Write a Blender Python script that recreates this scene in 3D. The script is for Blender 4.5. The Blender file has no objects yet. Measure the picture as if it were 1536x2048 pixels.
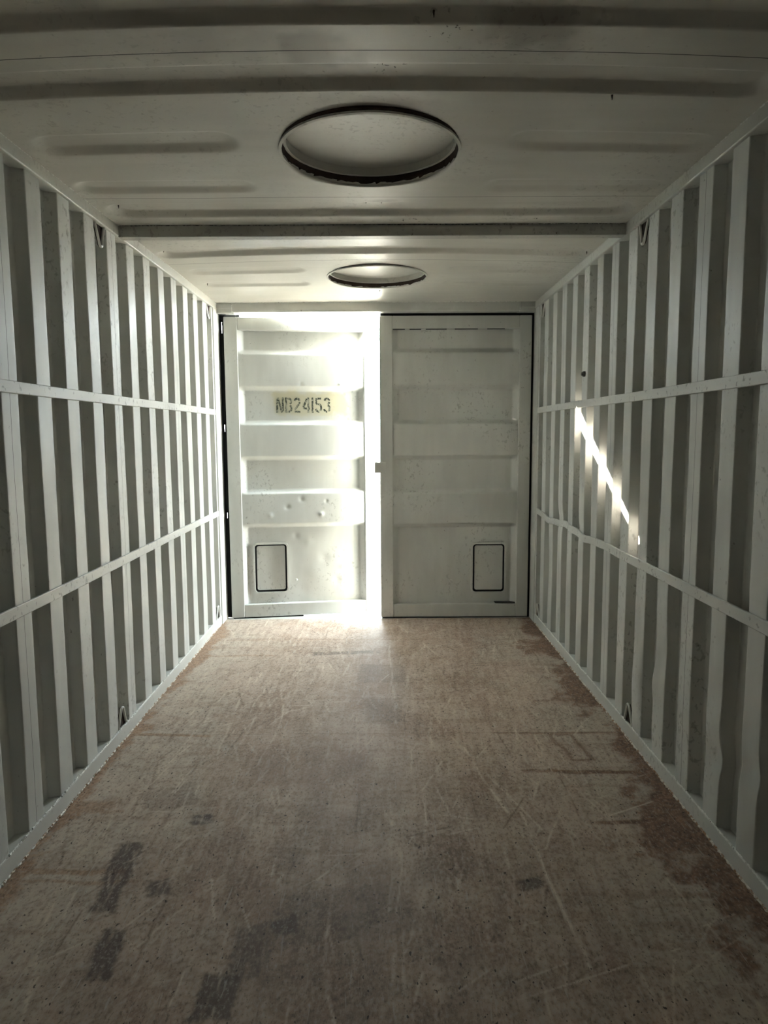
import bpy, bmesh, math, random
import numpy as np
from mathutils import Vector, Matrix

random.seed(7)
rng = np.random.default_rng(11)
SC = bpy.context.scene
COL = SC.collection

# ------------------------------------------------------------------ camera
cam_d = bpy.data.cameras.new('camera')
cam = bpy.data.objects.new('camera', cam_d)
COL.objects.link(cam)
F_PX = 1405.4
cam_d.sensor_fit = 'HORIZONTAL'
cam_d.sensor_width = 36.0
cam_d.lens = 36.0 * F_PX / 1536.0
cam_d.clip_start = 0.02
PITCH, YAW, ROLL = 0.1107, 0.0022, -0.0057
fw = Vector((math.sin(YAW) * math.cos(PITCH), math.cos(YAW) * math.cos(PITCH), -math.sin(PITCH)))
rt = fw.cross(Vector((0, 0, 1))).normalized()
up = rt.cross(fw)
rt2 = rt * math.cos(ROLL) + up * math.sin(ROLL)
up2 = -rt * math.sin(ROLL) + up * math.cos(ROLL)
M = Matrix((rt2, up2, -fw)).transposed().to_4x4()
M.translation = (0.0383, 0.0, 1.415)
cam.matrix_world = M
SC.camera = cam

# ------------------------------------------------------------------ light
SUN_DIR = Vector((1.0, -1.034, -0.623)).normalized()          # the way the sunlight travels
EXPOSURE = 3.05
SUN_STRENGTH = 56.0
SKY_STRENGTH = 12.5

world = bpy.data.worlds.new('sky')
SC.world = world
world.use_nodes = True
wn = world.node_tree
wn.nodes.clear()
w_out = wn.nodes.new('ShaderNodeOutputWorld')
w_bg = wn.nodes.new('ShaderNodeBackground')
w_bg.inputs['Strength'].default_value = SKY_STRENGTH
w_bg.inputs['Color'].default_value = (0.84, 0.965, 1.0, 1)      # even bright hazy sky
wn.links.new(w_bg.outputs[0], w_out.inputs[0])

sun_d = bpy.data.lights.new('sun', 'SUN')
sun_d.energy = SUN_STRENGTH
sun_d.angle = math.radians(0.6)
sun_d.color = (1.0, 0.93, 0.82)
sun = bpy.data.objects.new('sun', sun_d)
COL.objects.link(sun)
sun.rotation_euler = SUN_DIR.to_track_quat('-Z', 'Y').to_euler()
sun.location = (-4, 9, 6)

# sampling portals: they give off no light, they only tell the renderer where the sky shows in past the open door
def portal(name, c, u, v, n):
    d = bpy.data.lights.new(name, 'AREA')
    d.shape = 'RECTANGLE'; d.size = u.length; d.size_y = v.length; d.energy = 0.0
    d.cycles.is_portal = True
    o = bpy.data.objects.new(name, d)
    COL.objects.link(o)
    R = Matrix((u.normalized(), v.normalized(), -n.normalized())).transposed().to_4x4()
    R.translation = c
    o.matrix_world = R
a_, b_ = Vector((0.026, 5.345, 0)), Vector((-0.016, 5.565, 0))
portal('sky_portal', (a_ + b_) / 2 + Vector((0, 0, 1.15)), b_ - a_, Vector((0, 0, 2.34)), (b_ - a_).cross(Vector((0, 0, -1))) if (b_ - a_).cross(Vector((0, 0, -1))).x < 0 else (b_ - a_).cross(Vector((0, 0, 1))))
portal('sky_portal', Vector((-0.55, 5.455, 2.292)), Vector((1.16, 0, 0)), Vector((0, 0.19, 0)), Vector((0, 0, -1)))

vs = SC.view_settings
vs.view_transform = 'Standard'
vs.look = 'None'
vs.exposure = EXPOSURE
vs.gamma = 1.0
vs.use_curve_mapping = False
cy = SC.cycles
cy.max_bounces = 5
cy.diffuse_bounces = 5
cy.glossy_bounces = 4
cy.use_denoising = True
cy.sample_clamp_indirect = 0.0
cy.sample_clamp_direct = 0.0
cy.use_adaptive_sampling = False
cy.caustics_reflective = False
cy.caustics_refractive = False

# ------------------------------------------------------------------ noise for stains and wear held per vertex
def vnoise(X, Y, sx, sy=None, seed=0):
    sy = sx if sy is None else sy
    g = np.random.default_rng(seed).random((257, 257))
    U = X * sx + 37.3; W = Y * sy + 11.7
    i = np.floor(U).astype(int); j = np.floor(W).astype(int)
    u = U - i; w = W - j
    u = u * u * (3 - 2 * u); w = w * w * (3 - 2 * w)
    i0 = i % 256; j0 = j % 256; i1 = (i + 1) % 256; j1 = (j + 1) % 256
    return (g[i0, j0] * (1 - u) + g[i1, j0] * u) * (1 - w) + (g[i0, j1] * (1 - u) + g[i1, j1] * u) * w
def fbm(X, Y, sx, sy=None, seed=0, octv=4, gain=0.55):
    sy = sx if sy is None else sy
    t = 0; a = 1.0; n = 0
    for k in range(octv):
        th = (0.6 + 1.1 * k + seed) if 0.5 < sx / sy < 2 else 0.05 * (k + 1) * (-1) ** k     # turned lattices leave no grid pattern
        U = X * math.cos(th) - Y * math.sin(th); W = X * math.sin(th) + Y * math.cos(th)
        t = t + a * vnoise(U + 3.1 * k, W - 1.7 * k, sx * 2 ** k, sy * 2 ** k, seed * 17 + k); n += a; a *= gain
    return t / n
def sstep(v, lo, hi):
    t = np.clip((v - lo) / (hi - lo), 0, 1)
    return t * t * (3 - 2 * t)
def put_colors(o, name, C):
    at = o.data.color_attributes.new(name, 'FLOAT_COLOR', 'POINT')
    A = np.ones((len(o.data.vertices), 4), dtype=np.float32)
    A[:, :C.shape[1]] = C
    at.data.foreach_set('color', A.ravel())

# ------------------------------------------------------------------ node helper
class Mat:
    def __init__(s, name):
        s.m = bpy.data.materials.new(name)
        s.m.use_nodes = True
        s.t = s.m.node_tree
        s.t.nodes.clear()
        s.out = s.t.nodes.new('ShaderNodeOutputMaterial')
        s.b = s.t.nodes.new('ShaderNodeBsdfPrincipled')
        s.t.links.new(s.b.outputs[0], s.out.inputs[0])
    def plug(s, sock, v):
        if isinstance(v, bpy.types.NodeSocket):
            s.t.links.new(v, sock)
        elif v is not None:
            if isinstance(v, (tuple, list)) and len(v) == 3 and sock.type == 'RGBA':
                v = (*v, 1.0)
            sock.default_value = v
    def math(s, op, a, b=None, c=None, clamp=False):
        n = s.t.nodes.new('ShaderNodeMath'); n.operation = op; n.use_clamp = clamp
        s.plug(n.inputs[0], a)
        if b is not None: s.plug(n.inputs[1], b)
        if c is not None: s.plug(n.inputs[2], c)
        return n.outputs[0]
    def add(s, a, b): return s.math('ADD', a, b)
    def sub(s, a, b): return s.math('SUBTRACT', a, b)
    def mul(s, a, b): return s.math('MULTIPLY', a, b)
    def mx(s, a, b): return s.math('MAXIMUM', a, b)
    def mn(s, a, b): return s.math('MINIMUM', a, b)
    def ab(s, a): return s.math('ABSOLUTE', a)
    def ramp(s, v, lo, hi):                 # smoothstep lo..hi -> 0..1
        n = s.t.nodes.new('ShaderNodeMapRange'); n.interpolation_type = 'SMOOTHSTEP'
        s.plug(n.inputs['Value'], v)
        n.inputs['From Min'].default_value = lo; n.inputs['From Max'].default_value = hi
        if lo > hi:
            n.inputs['From Min'].default_value = hi; n.inputs['From Max'].default_value = lo
            n.inputs['To Min'].default_value = 1; n.inputs['To Max'].default_value = 0
        return n.outputs[0]
    def mix(s, f, a, b):
        n = s.t.nodes.new('ShaderNodeMix'); n.data_type = 'RGBA'
        s.plug(n.inputs[0], f); s.plug(n.inputs[6], a); s.plug(n.inputs[7], b)
        return n.outputs[2]
    def pos(s):
        return s.t.nodes.new('ShaderNodeNewGeometry').outputs['Position']
    def obj(s):
        return s.t.nodes.new('ShaderNodeTexCoord').outputs['Object']
    def attr(s, name):
        n = s.t.nodes.new('ShaderNodeAttribute'); n.attribute_name = name; return n.outputs['Color']
    def sep(s, v):
        n = s.t.nodes.new('ShaderNodeSeparateXYZ'); s.plug(n.inputs[0], v); return n.outputs
    def scale(s, v, k):
        n = s.t.nodes.new('ShaderNodeVectorMath'); n.operation = 'MULTIPLY'
        s.plug(n.inputs[0], v); n.inputs[1].default_value = k; return n.outputs[0]
    def noise(s, v, sc=5, det=3, rough=0.55, dist=0.0):
        n = s.t.nodes.new('ShaderNodeTexNoise')
        s.plug(n.inputs['Vector'], v); n.inputs['Scale'].default_value = sc
        n.inputs['Detail'].default_value = det; n.inputs['Roughness'].default_value = rough
        n.inputs['Distortion'].default_value = dist
        return n.outputs[0]
    def bump(s, h, strength=0.3, dist=0.01, normal=None):
        n = s.t.nodes.new('ShaderNodeBump')
        n.inputs['Strength'].default_value = strength; n.inputs['Distance'].default_value = dist
        s.plug(n.inputs['Height'], h)
        if normal is not None: s.plug(n.inputs['Normal'], normal)
        return n.outputs[0]
    def done(s, color, rough=0.5, normal=None, spec=0.4, metal=0.0):
        s.plug(s.b.inputs['Base Color'], color)
        s.plug(s.b.inputs['Roughness'], rough)
        s.b.inputs['Specular IOR Level'].default_value = spec
        s.b.inputs['Metallic'].default_value = metal
        if normal is not None: s.plug(s.b.inputs['Normal'], normal)
        return s.m

def paint(name, c1, c2, axis='z', rust=0.5, scuff=0.5, wav=0.25, spec=0.38, extra=None):
    m = Mat(name)
    P = m.pos()
    st = {'z': (1, 1, 0.25), 'x': (0.25, 1, 1), 'y': (1, 0.25, 1)}[axis]
    streak = m.noise(m.scale(P, st), 9, 2, 0.6)
    big = m.noise(P, 1.9, 1, 0.5)
    f = m.ramp(m.add(m.mul(streak, 0.5), m.mul(big, 0.5)), 0.38, 0.62)
    col = m.mix(f, c1, c2)
    # dull grey scuffs in loose patches, small chips down to rust
    grain = m.noise(m.scale(P, (1, 1, 0.7)), 46, 2, 0.65, 0.4)
    patch = m.ramp(big, 0.48, 0.66)
    col = m.mix(m.mul(m.mul(patch, m.ramp(grain, 0.57, 0.66)), scuff), col, (0.22, 0.21, 0.19))
    col = m.mix(m.mul(m.mul(m.ramp(grain, 0.715, 0.745), m.ramp(streak, 0.40, 0.55)), rust), col, (0.07, 0.035, 0.02))
    if extra: col = extra(m, P, col, grain)
    rough = m.add(0.33, m.mul(streak, 0.24))
    return m.done(col, rough, None, spec)

WHITE1, WHITE2 = (0.46, 0.46, 0.43), (0.54, 0.54, 0.51)

def ceil_extra(m, P, col, grain):
    r, g, b_ = m.sep(m.attr('stain'))
    col = m.mix(m.mul(r, 0.5), col, (0.12, 0.085, 0.06))
    return m.mix(m.mul(m.ramp(grain, 0.60, 0.66), g), col, (0.03, 0.018, 0.013))

def weld_dirt(m, P, col, grain):
    # dark flecks at the weld edges of the bars
    return m.mix(m.mul(m.ramp(grain, 0.60, 0.66), 0.5), col, (0.13, 0.12, 0.11))

M_WALL = paint('wall_paint', WHITE1, WHITE2, 'z', 0.5, 0.55)
M_CEIL = paint('ceiling_paint', (0.48, 0.465, 0.42), (0.54, 0.525, 0.48), 'x', 0.35, 0.30, extra=ceil_extra)
M_BAR = paint('bar_paint', (0.47, 0.465, 0.435), (0.55, 0.545, 0.515), 'y', 0.6, 0.5, extra=weld_dirt)
M_RAIL = paint('rail_paint', (0.48, 0.478, 0.445), (0.55, 0.548, 0.515), 'y', 0.5, 0.35)
M_BEAM = paint('shaded_beam_paint', (0.32, 0.31, 0.28), (0.42, 0.41, 0.38), 'x', 0.9, 0.6)  # darker than the rails: the beam's shade is put into its colour
M_DOOR = paint('door_paint', (0.47, 0.472, 0.442), (0.53, 0.532, 0.502), 'z', 0.4, 0.45, wav=0.3)

def patch_extra(m, P, col, grain):
    o = m.sep(m.obj())
    nz = m.mul(m.sub(m.noise(m.obj(), 12, 3), 0.5), 0.10)
    dx = m.sub(m.ab(m.sub(o[0], 0.63)), 0.275)
    dz = m.sub(m.ab(m.sub(o[2], 1.652)), 0.082)
    d = m.add(m.mx(dx, dz), nz)
    k = m.mul(m.ramp(d, 0.02, -0.02), 0.75)
    return m.mix(k, col, (0.47, 0.44, 0.30))
M_DOORP = paint('door_paint_with_beige_patch', (0.47, 0.472, 0.442), (0.53, 0.532, 0.502), 'z', 0.4, 0.45, wav=0.3, extra=patch_extra)

def plain(name, c, rough=0.6, spec=0.3, sc=20, var=0.25):
    m = Mat(name)
    n = m.noise(m.pos(), sc, 4)
    col = m.mix(n, tuple(x * (1 - var) for x in c), tuple(min(1, x * (1 + var)) for x in c))
    return m.done(col, rough, m.bump(m.noise(m.pos(), sc * 6, 3), 0.15, 0.004), spec)

M_RUBBER = plain('black_rubber', (0.008, 0.008, 0.008), 0.7, 0.2)
M_RUSTY = plain('rusty_dark_steel', (0.035, 0.022, 0.016), 0.75, 0.2, 30, 0.6)
M_STEEL = plain('worn_steel', (0.42, 0.41, 0.38), 0.4, 0.5, 25, 0.2)
M_GROUND = plain('sandy_ground', (0.42, 0.38, 0.32), 0.9, 0.1, 4, 0.2)
M_END_DARKENED = plain('darkened_end_wall', (0.10, 0.085, 0.07), 0.7, 0.3)  # made dark so the unseen end wall throws back less light
M_DARK = plain('dark_iron', (0.03, 0.03, 0.028), 0.6, 0.3)

m = Mat('weld_bead_paint')
n1 = m.ramp(m.noise(m.pos(), 45, 3, 0.6), 0.42, 0.60)
c = m.mix(n1, (0.72, 0.69, 0.62), (0.30, 0.17, 0.09))
M_BEAD = m.done(c, 0.5, m.bump(m.noise(m.pos(), 120, 3), 0.5, 0.004), 0.4)
m = Mat('pale_weld_bead_paint')
n1 = m.ramp(m.noise(m.pos(), 60, 3, 0.6), 0.62, 0.68)
c = m.mix(n1, (0.70, 0.70, 0.66), (0.12, 0.11, 0.10))
M_BEAD2 = m.done(c, 0.4, m.bump(m.noise(m.pos(), 120, 3), 0.5, 0.004), 0.4)

M_WIRE = plain('white_painted_wire', (0.66, 0.65, 0.61), 0.35, 0.45, 40, 0.12)
m = Mat('worn_stencil_ink')
wear = m.ramp(m.noise(m.scale(m.pos(), (1, 1, 0.7)), 75, 4, 0.7), 0.46, 0.56)
M_INK = m.done(m.mix(m.mul(wear, 0.75), (0.035, 0.04, 0.03), (0.40, 0.40, 0.32)), 0.6, None, 0.2)

# ------------------------------------------------------------------ floor material
def floor_colour(X, Y):
    """floor colour at points X, Y: worn paint, dirt, rust, scratches, a paler door end"""
    def mix(C, f, c): return C * (1 - f[..., None]) + np.array(c) * f[..., None]
    big = fbm(X, Y, 1.3, 1.0, 1); mid = fbm(X, Y, 4.5, 3.2, 2); sm = fbm(X, Y, 17, 12, 3); crs = fbm(X, Y, 2.0, 22, 4, 3)
    lng = fbm(X, Y, 70, 5, 5, 3); grit = fbm(X, Y, 92, 66, 6, 2)
    C = np.zeros(X.shape + (3,)) + np.array((0.27, 0.222, 0.190))
    C = mix(C, sstep(big, 0.38, 0.62) * 0.8, (0.315, 0.278, 0.246))
    C = mix(C, sstep(mid, 0.50, 0.68) * 0.65, (0.195, 0.150, 0.120))
    C = mix(C, sstep(mid, 0.47, 0.32) * 0.50, (0.36, 0.325, 0.295))
    side = sstep(abs(X) + (mid - 0.5) * 0.9 + (sm - 0.5) * 0.3, 0.62, 1.02)
    C = mix(C, side * 0.70, (0.36, 0.35, 0.32))
    C = mix(C, sstep(Y, 4.0, 5.1) * sstep(sm, 0.35, 0.7) * 0.5, (0.40, 0.365, 0.33))  # paler towards the doors
    C = mix(C, sstep(Y, 3.0, 2.0) * sstep(0.75 - abs(X - 0.05), 0.0, 0.5) * sstep(sm, 0.30, 0.62) * 0.45, (0.15, 0.122, 0.10))
    C = mix(C, sstep(crs, 0.56, 0.72) * 0.38, (0.19, 0.148, 0.12))
    C = mix(C, sstep(sm, 0.56, 0.72) * 0.35, (0.17, 0.135, 0.11))
    C = mix(C, sstep(lng, 0.56, 0.72) * 0.30, (0.42, 0.385, 0.345))
    C = mix(C, sstep(lng, 0.44, 0.28) * 0.28, (0.14, 0.108, 0.088))
    C = mix(C, sstep(grit, 0.55, 0.78) * 0.32, (0.40, 0.36, 0.32))
    C = mix(C, sstep(grit, 0.42, 0.22) * 0.38, (0.12, 0.095, 0.08))
    # rust creeping in from both sides
    nr = (fbm(X, Y, 3.2, 2.6, 7, 5, 0.6) - 0.5) * 0.62 + (sm - 0.5) * 0.30 + (grit - 0.5) * 0.10
    nr = nr * 1.15
    wide = 0.055 * np.exp(-((Y - 2.65) / 0.55) ** 2)
    right = sstep(X + nr * 0.8 + wide, 1.000, 1.095); left = sstep(-X + nr * 0.33, 1.088, 1.135)
    rust = np.maximum(right * 0.9, left * 0.85)
    for (yc, x0, x1, w_, amp) in [(2.81, 0.74, 1.2, 0.020, 0.95), (2.42, 0.80, 1.2, 0.020, 0.9), (3.20, 0.55, 1.2, 0.016, 0.55), (3.60, 0.85, 1.2, 0.016, 0.5),
              (2.155, -1.2, -0.90, 0.022, 0.7), (2.10, -1.2, -0.80, 0.012, 0.55), (3.205, -1.2, -0.80, 0.020, 0.75), (2.55, -1.2, -1.03, 0.07, 0.7), (4.40, -1.2, -0.6, 0.02, 0.45),
              (2.02, 0.95, 1.2, 0.02, 0.5), (4.75, -1.0, 1.0, 0.014, 0.25)]:
        d = abs(Y - yc + (mid - 0.5) * 0.05)
        xx = X + nr * 0.5
        rust = np.maximum(rust, sstep(d, w_, w_ * 0.4) * sstep(xx, x0 - 0.05, x0 + 0.05) * sstep(xx, x1 + 0.05, x1 - 0.05) * amp)
    rc = np.array((0.055, 0.034, 0.024)) * (1 - grit[..., None]) + np.array((0.215, 0.135, 0.092)) * grit[..., None]
    oc = np.array((0.12, 0.080, 0.055)) * (1 - grit[..., None]) + np.array((0.31, 0.215, 0.145)) * grit[..., None]
    rc = np.where(X[..., None] < 0, oc, rc)
    C = C * (1 - rust[..., None]) + rc * rust[..., None]
    # dark rubbed marks: centre, half width, half length, turn, strength
    for cx, cyy, hw, hl, a, k in [(-0.828, 2.14, 0.042, 0.185, 0.10, 0.62), (-0.675, 2.075, 0.036, 0.045, 0.25, 0.6), (-0.728, 1.79, 0.036, 0.10, 0.06, 0.62),
             (-0.635, 2.462, 0.038, 0.038, 0.3, 0.75), (-0.335, 1.80, 0.055, 0.10, 0.0, 0.40), (-0.395, 1.64, 0.05, 0.075, 0.0, 0.6),
             (-0.25, 1.885, 0.032, 0.035, 0.4, 0.55), (-0.80, 2.62, 0.10, 0.09, 0.5, 0.22), (-0.20, 4.45, 0.22, 0.035, 0.1, 0.45),
             (0.03, 4.05, 0.14, 0.16, 0.0, 0.30), (0.04, 3.50, 0.09, 0.16, 0.0, 0.25), (0.50, 2.08, 0.045, 0.03, 0.3, 0.55), (-0.08, 1.95, 0.20, 0.12, 0.2, 0.22)]:
        dx, dy = X - cx, Y - cyy
        ca, sa = math.cos(a), math.sin(a)
        u = dx * ca + dy * sa; v = dy * ca - dx * sa
        d = np.maximum(abs(u) - hw, abs(v) - hl) + (sm - 0.5) * 0.035 + (grit - 0.5) * 0.015
        C = mix(C, np.minimum(sstep(d, 0.010, -0.012) * k * 1.35, 0.92) * sstep(lng, 0.15, 0.45), (0.062, 0.050, 0.048))
    # paler worn ring beside the dark spot
    d = np.hypot((X + 0.66) / 0.13, (Y - 2.40) / 0.075) + (sm - 0.5) * 0.8
    C = mix(C, sstep(abs(d - 0.8), 0.25, 0.0) * 0.35, (0.40, 0.385, 0.36))
    # scraped rectangle by the wall
    q = X + Y * 0.15
    d = abs(np.maximum(abs(q - 1.345) - 0.045, abs(Y - 3.05) - 0.13) + (sm - 0.5) * 0.03)
    C = mix(C, sstep(d, 0.016, 0.003) * 0.6, (0.10, 0.055, 0.036))
    # scratches: x0, y0, x1, y1, half width, strength, pale or dark
    r = np.random.default_rng(5)
    S = [(0.40, 3.05, 0.50, 2.50, 0.006, 0.7, 1), (0.47, 2.83, 0.60, 2.38, 0.004, 0.6, 1), (0.55, 2.50, 0.560, 2.12, 0.005, 0.7, 1), (0.56, 2.12, 0.585, 1.72, 0.007, 0.7, 1),
         (0.94, 2.10, 0.985, 1.80, 0.004, 0.55, 1), (0.06, 2.6, 0.05, 1.95, 0.004, 0.35, 1), (0.08, 4.6, 0.10, 3.4, 0.005, 0.5, 1),
         (-0.55, 4.9, -0.62, 3.1, 0.006, 0.45, 1), (-0.75, 4.0, -0.70, 3.0, 0.005, 0.5, 1), (0.62, 3.5, 0.75, 2.75, 0.004, 0.5, 1),
         (0.25, 3.6, 0.42, 2.9, 0.004, 0.4, 1), (0.8, 2.7, 0.93, 2.2, 0.004, 0.5, 1), (-0.45, 3.8, -0.5, 2.9, 0.005, 0.4, 1)]
    for k in range(750):
        x0 = r.uniform(-1.05, 1.05); y0 = r.uniform(1.45, 5.2); l = r.uniform(0.04, 0.28) * (2.2 if r.random() < 0.12 else 1)
        a = r.normal(0, 0.30) + (1.2 if r.random() < 0.18 else 0)
        S.append((x0, y0, x0 + l * math.sin(a), y0 + l * math.cos(a), r.uniform(0.0025, 0.0045), r.uniform(0.2, 0.65), int(r.random() < 0.55)))
    for (x0, y0, x1, y1, w_, k, pale) in S:
        sel = (X > min(x0, x1) - 0.03) & (X < max(x0, x1) + 0.03) & (Y > min(y0, y1) - 0.03) & (Y < max(y0, y1) + 0.03)
        if not sel.any(): continue
        x, y = X[sel], Y[sel]
        L2 = (x1 - x0) ** 2 + (y1 - y0) ** 2
        t = np.clip(((x - x0) * (x1 - x0) + (y - y0) * (y1 - y0)) / L2, 0, 1)
        d = np.hypot(x - x0 - t * (x1 - x0) + (mid[sel] - 0.5) * 0.03, y - y0 - t * (y1 - y0))
        f = sstep(d, w_ + 0.002, w_ * 0.3) * k * sstep(sm[sel], 0.25, 0.55)
        cc = np.array((0.52, 0.485, 0.44)) if pale else np.array((0.085, 0.062, 0.050))
        C[sel] = C[sel] * (1 - f[:, None]) + cc * f[:, None]
    return C * np.array((1.24, 1.095, 0.985))

def floor_material():
    m = Mat('worn_floor')
    P = m.pos()
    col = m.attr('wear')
    fine = m.noise(m.scale(P, (1, 0.5, 1)), 120, 3, 0.72)
    pit = m.noise(m.scale(P, (1, 0.6, 1)), 80, 1, 0.5)
    hair = m.noise(m.scale(P, (1, 0.07, 1)), 110, 1, 0.5, 0.6)
    col = m.mix(m.mul(m.ramp(fine, 0.50, 0.68), 0.45), col, (0.40, 0.365, 0.33))
    col = m.mix(m.mul(m.ramp(fine, 0.48, 0.30), 0.62), col, (0.085, 0.066, 0.055))
    col = m.mix(m.mul(m.ramp(hair, 0.68, 0.74), 0.40), col, (0.45, 0.415, 0.375))
    sp = m.ramp(pit, 0.705, 0.745)
    col = m.mix(m.mul(sp, 0.85), col, (0.030, 0.023, 0.020))
    return m.done(col, m.add(0.55, m.mul(fine, 0.25)), m.bump(m.sub(m.mul(fine, 0.5), m.mul(sp, 0.5)), 0.25, 0.004), 0.2)
M_FLOOR = floor_material()

# ------------------------------------------------------------------ mesh helpers
def link(name, me, mat, parent=None, loc=None, rotz=0.0, smooth=False):
    o = bpy.data.objects.new(name, me)
    COL.objects.link(o)
    if mat is not None and len(me.materials) == 0: me.materials.append(mat)
    if parent is not None: o.parent = parent
    if loc is not None: o.location = loc
    if rotz: o.rotation_euler[2] = rotz
    if smooth:
        me.polygons.foreach_set('use_smooth', [True] * len(me.polygons))
    return o

def empty(name, loc=(0, 0, 0), rotz=0.0):
    o = bpy.data.objects.new(name, None)
    COL.objects.link(o)
    o.location = loc
    o.rotation_euler[2] = rotz
    o.empty_display_size = 0.05
    return o

def tag(o, label, cat, group=None, kind=None):
    o['label'] = label
    o['category'] = cat
    if group: o['group'] = group
    if kind: o['kind'] = kind
    return o

def box(name, x0, x1, y0, y1, z0, z1, mat, parent=None, bev=0.003, seg=2):
    bm = bmesh.new()
    bmesh.ops.create_cube(bm, size=1.0)
    c = ((x0 + x1) / 2, (y0 + y1) / 2, (z0 + z1) / 2)
    s = (abs(x1 - x0), abs(y1 - y0), abs(z1 - z0))
    for v in bm.verts:
        v.co = Vector((v.co[i] * s[i] for i in range(3)))
    if bev > 0:
        bmesh.ops.bevel(bm, geom=bm.edges[:], offset=min(bev, min(s) * 0.3), segments=seg, affect='EDGES', profile=0.5)
    me = bpy.data.meshes.new(name)
    bm.to_mesh(me); bm.free()
    off = Vector(c)
    return link(name, me, mat, parent, off)

def grid_mesh(name, V, mat, parent=None, smooth=True, wn_mod=False, keep=None):
    """V: array (rows, cols, 3)"""
    r, c = V.shape[:2]
    idx = np.arange(r * c).reshape(r, c)
    q = np.stack([idx[:-1, :-1], idx[:-1, 1:], idx[1:, 1:], idx[1:, :-1]], -1).reshape(-1, 4)
    if keep is not None: q = q[keep.reshape(-1)]
    me = bpy.data.meshes.new(name)
    me.from_pydata(V.reshape(-1, 3).tolist(), [], q.tolist())
    me.update()
    o = link(name, me, mat, parent, smooth=smooth)
    if wn_mod:
        w = o.modifiers.new('weighted_normal', 'WEIGHTED_NORMAL')
        w.weight = 90
    return o

def tube_mesh(pts, rad, seg=8, closed=False):
    pts = [Vector(p) for p in pts]
    n = len(pts)
    R = rad if hasattr(rad, '__len__') else [rad] * n
    vs_, fs = [], []
    for i, p in enumerate(pts):
        a = pts[max(i - 1, 0)]; b = pts[min(i + 1, n - 1)]
        t = (b - a).normalized()
        ref = Vector((0, 0, 1)) if abs(t.z) < 0.9 else Vector((1, 0, 0))
        u = t.cross(ref).normalized(); v = t.cross(u).normalized()
        # keep frames from twisting
        if i > 0:
            u = (pu - t * pu.dot(t)).normalized(); v = t.cross(u).normalized()
        pu = u
        for k in range(seg):
            an = 2 * math.pi * k / seg
            vs_.append(p + (u * math.cos(an) + v * math.sin(an)) * R[i])
    for i in range(n - 1):
        for k in range(seg):
            fs.append((i * seg + k, i * seg + (k + 1) % seg, (i + 1) * seg + (k + 1) % seg, (i + 1) * seg + k))
    fs.append(tuple(range(seg))[::-1]); fs.append(tuple((n - 1) * seg + k for k in range(seg)))
    me = bpy.data.meshes.new('tube')
    me.from_pydata([tuple(v) for v in vs_], [], fs)
    me.update()
    return me

def ring_solid(name, prof, cx, cyy, mat, parent, seg=96, loc=(0, 0, 0), smooth=True, jitter=0.0):
    """closed profile of (radius, z) turned about a vertical axis"""
    n = len(prof)
    V, F = [], []
    for i in range(seg):
        a = 2 * math.pi * i / seg
        for (r, z) in prof:
            rr = r + (random.uniform(-jitter, jitter) if jitter else 0)
            V.append((cx + rr * math.cos(a), cyy + rr * math.sin(a), z))
    for i in range(seg):
        j = (i + 1) % seg
        for k in range(n):
            l = (k + 1) % n
            F.append((i * n + k, i * n + l, j * n + l, j * n + k))
    me = bpy.data.meshes.new(name)
    me.from_pydata(V, [], F)
    me.update()
    bm = bmesh.new(); bm.from_mesh(me); bmesh.ops.recalc_face_normals(bm, faces=bm.faces); bm.to_mesh(me); bm.free()
    return link(name, me, mat, parent, loc)

# ------------------------------------------------------------------ dimensions
XW = 1.180           # face of the corrugation crests
XR = 1.175           # face of the bottom rails
XT = 1.166           # face of the top rails
Y_BACK, Y_DOOR = -0.55, 5.31
Z_CEIL = 2.370
PITCH_Y, CREST, SLOPE, DEPTH = 0.2395, 0.105, 0.015, 0.043
Y0 = 2.281

# ------------------------------------------------------------------ ground outside
def ground():
    me = bpy.data.meshes.new('ground')
    me.from_pydata([(-25, 5.30, -0.16), (25, 5.30, -0.16), (25, 45, -0.16), (-25, 45, -0.16)], [], [(0, 1, 2, 3)])
    o = link('ground', me, M_GROUND)
    tag(o, 'pale sandy ground outside beyond the door gap', 'ground', kind='structure')
ground()

# ------------------------------------------------------------------ floor
floor = tag(empty('floor', (0, 2.4, 0)), 'scuffed grey-brown container floor with rust along both sides', 'floor', kind='structure')
def floor_sheet(y0, y1):
    ys = [y0 + 0.0006]
    while ys[-1] < y1 - 0.0006:
        ys.append(ys[-1] + (0.05 if ys[-1] < 1.40 else 0.0052 if ys[-1] < 3.3 else 0.0085))
    ys[-1] = y1 - 0.0006
    xs = np.linspace(-1.19, 1.19, 60 if y1 < 1 else 440 if y0 < 3 else 330)
    X, Y = np.meshgrid(xs, np.array(ys))
    Z = 0.0012 * np.sin(X * 7 + Y * 1.3) * np.sin(Y * 4.1) - 0.0015
    top = np.stack([X, Y - 2.4, Z], -1)
    o = grid_mesh('floor_sheet', top, M_FLOOR, floor)
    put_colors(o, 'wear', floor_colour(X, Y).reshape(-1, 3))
    return o
for a, b in ((Y_BACK - 0.1, 0.84), (0.84, 3.207), (3.207, 5.300)):
    floor_sheet(a, b)
box('floor_underlay', -1.3, 1.3, Y_BACK - 0.1 - 2.4, 5.30 - 2.4, -0.06, -0.006, M_RUSTY, floor, 0)

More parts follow.
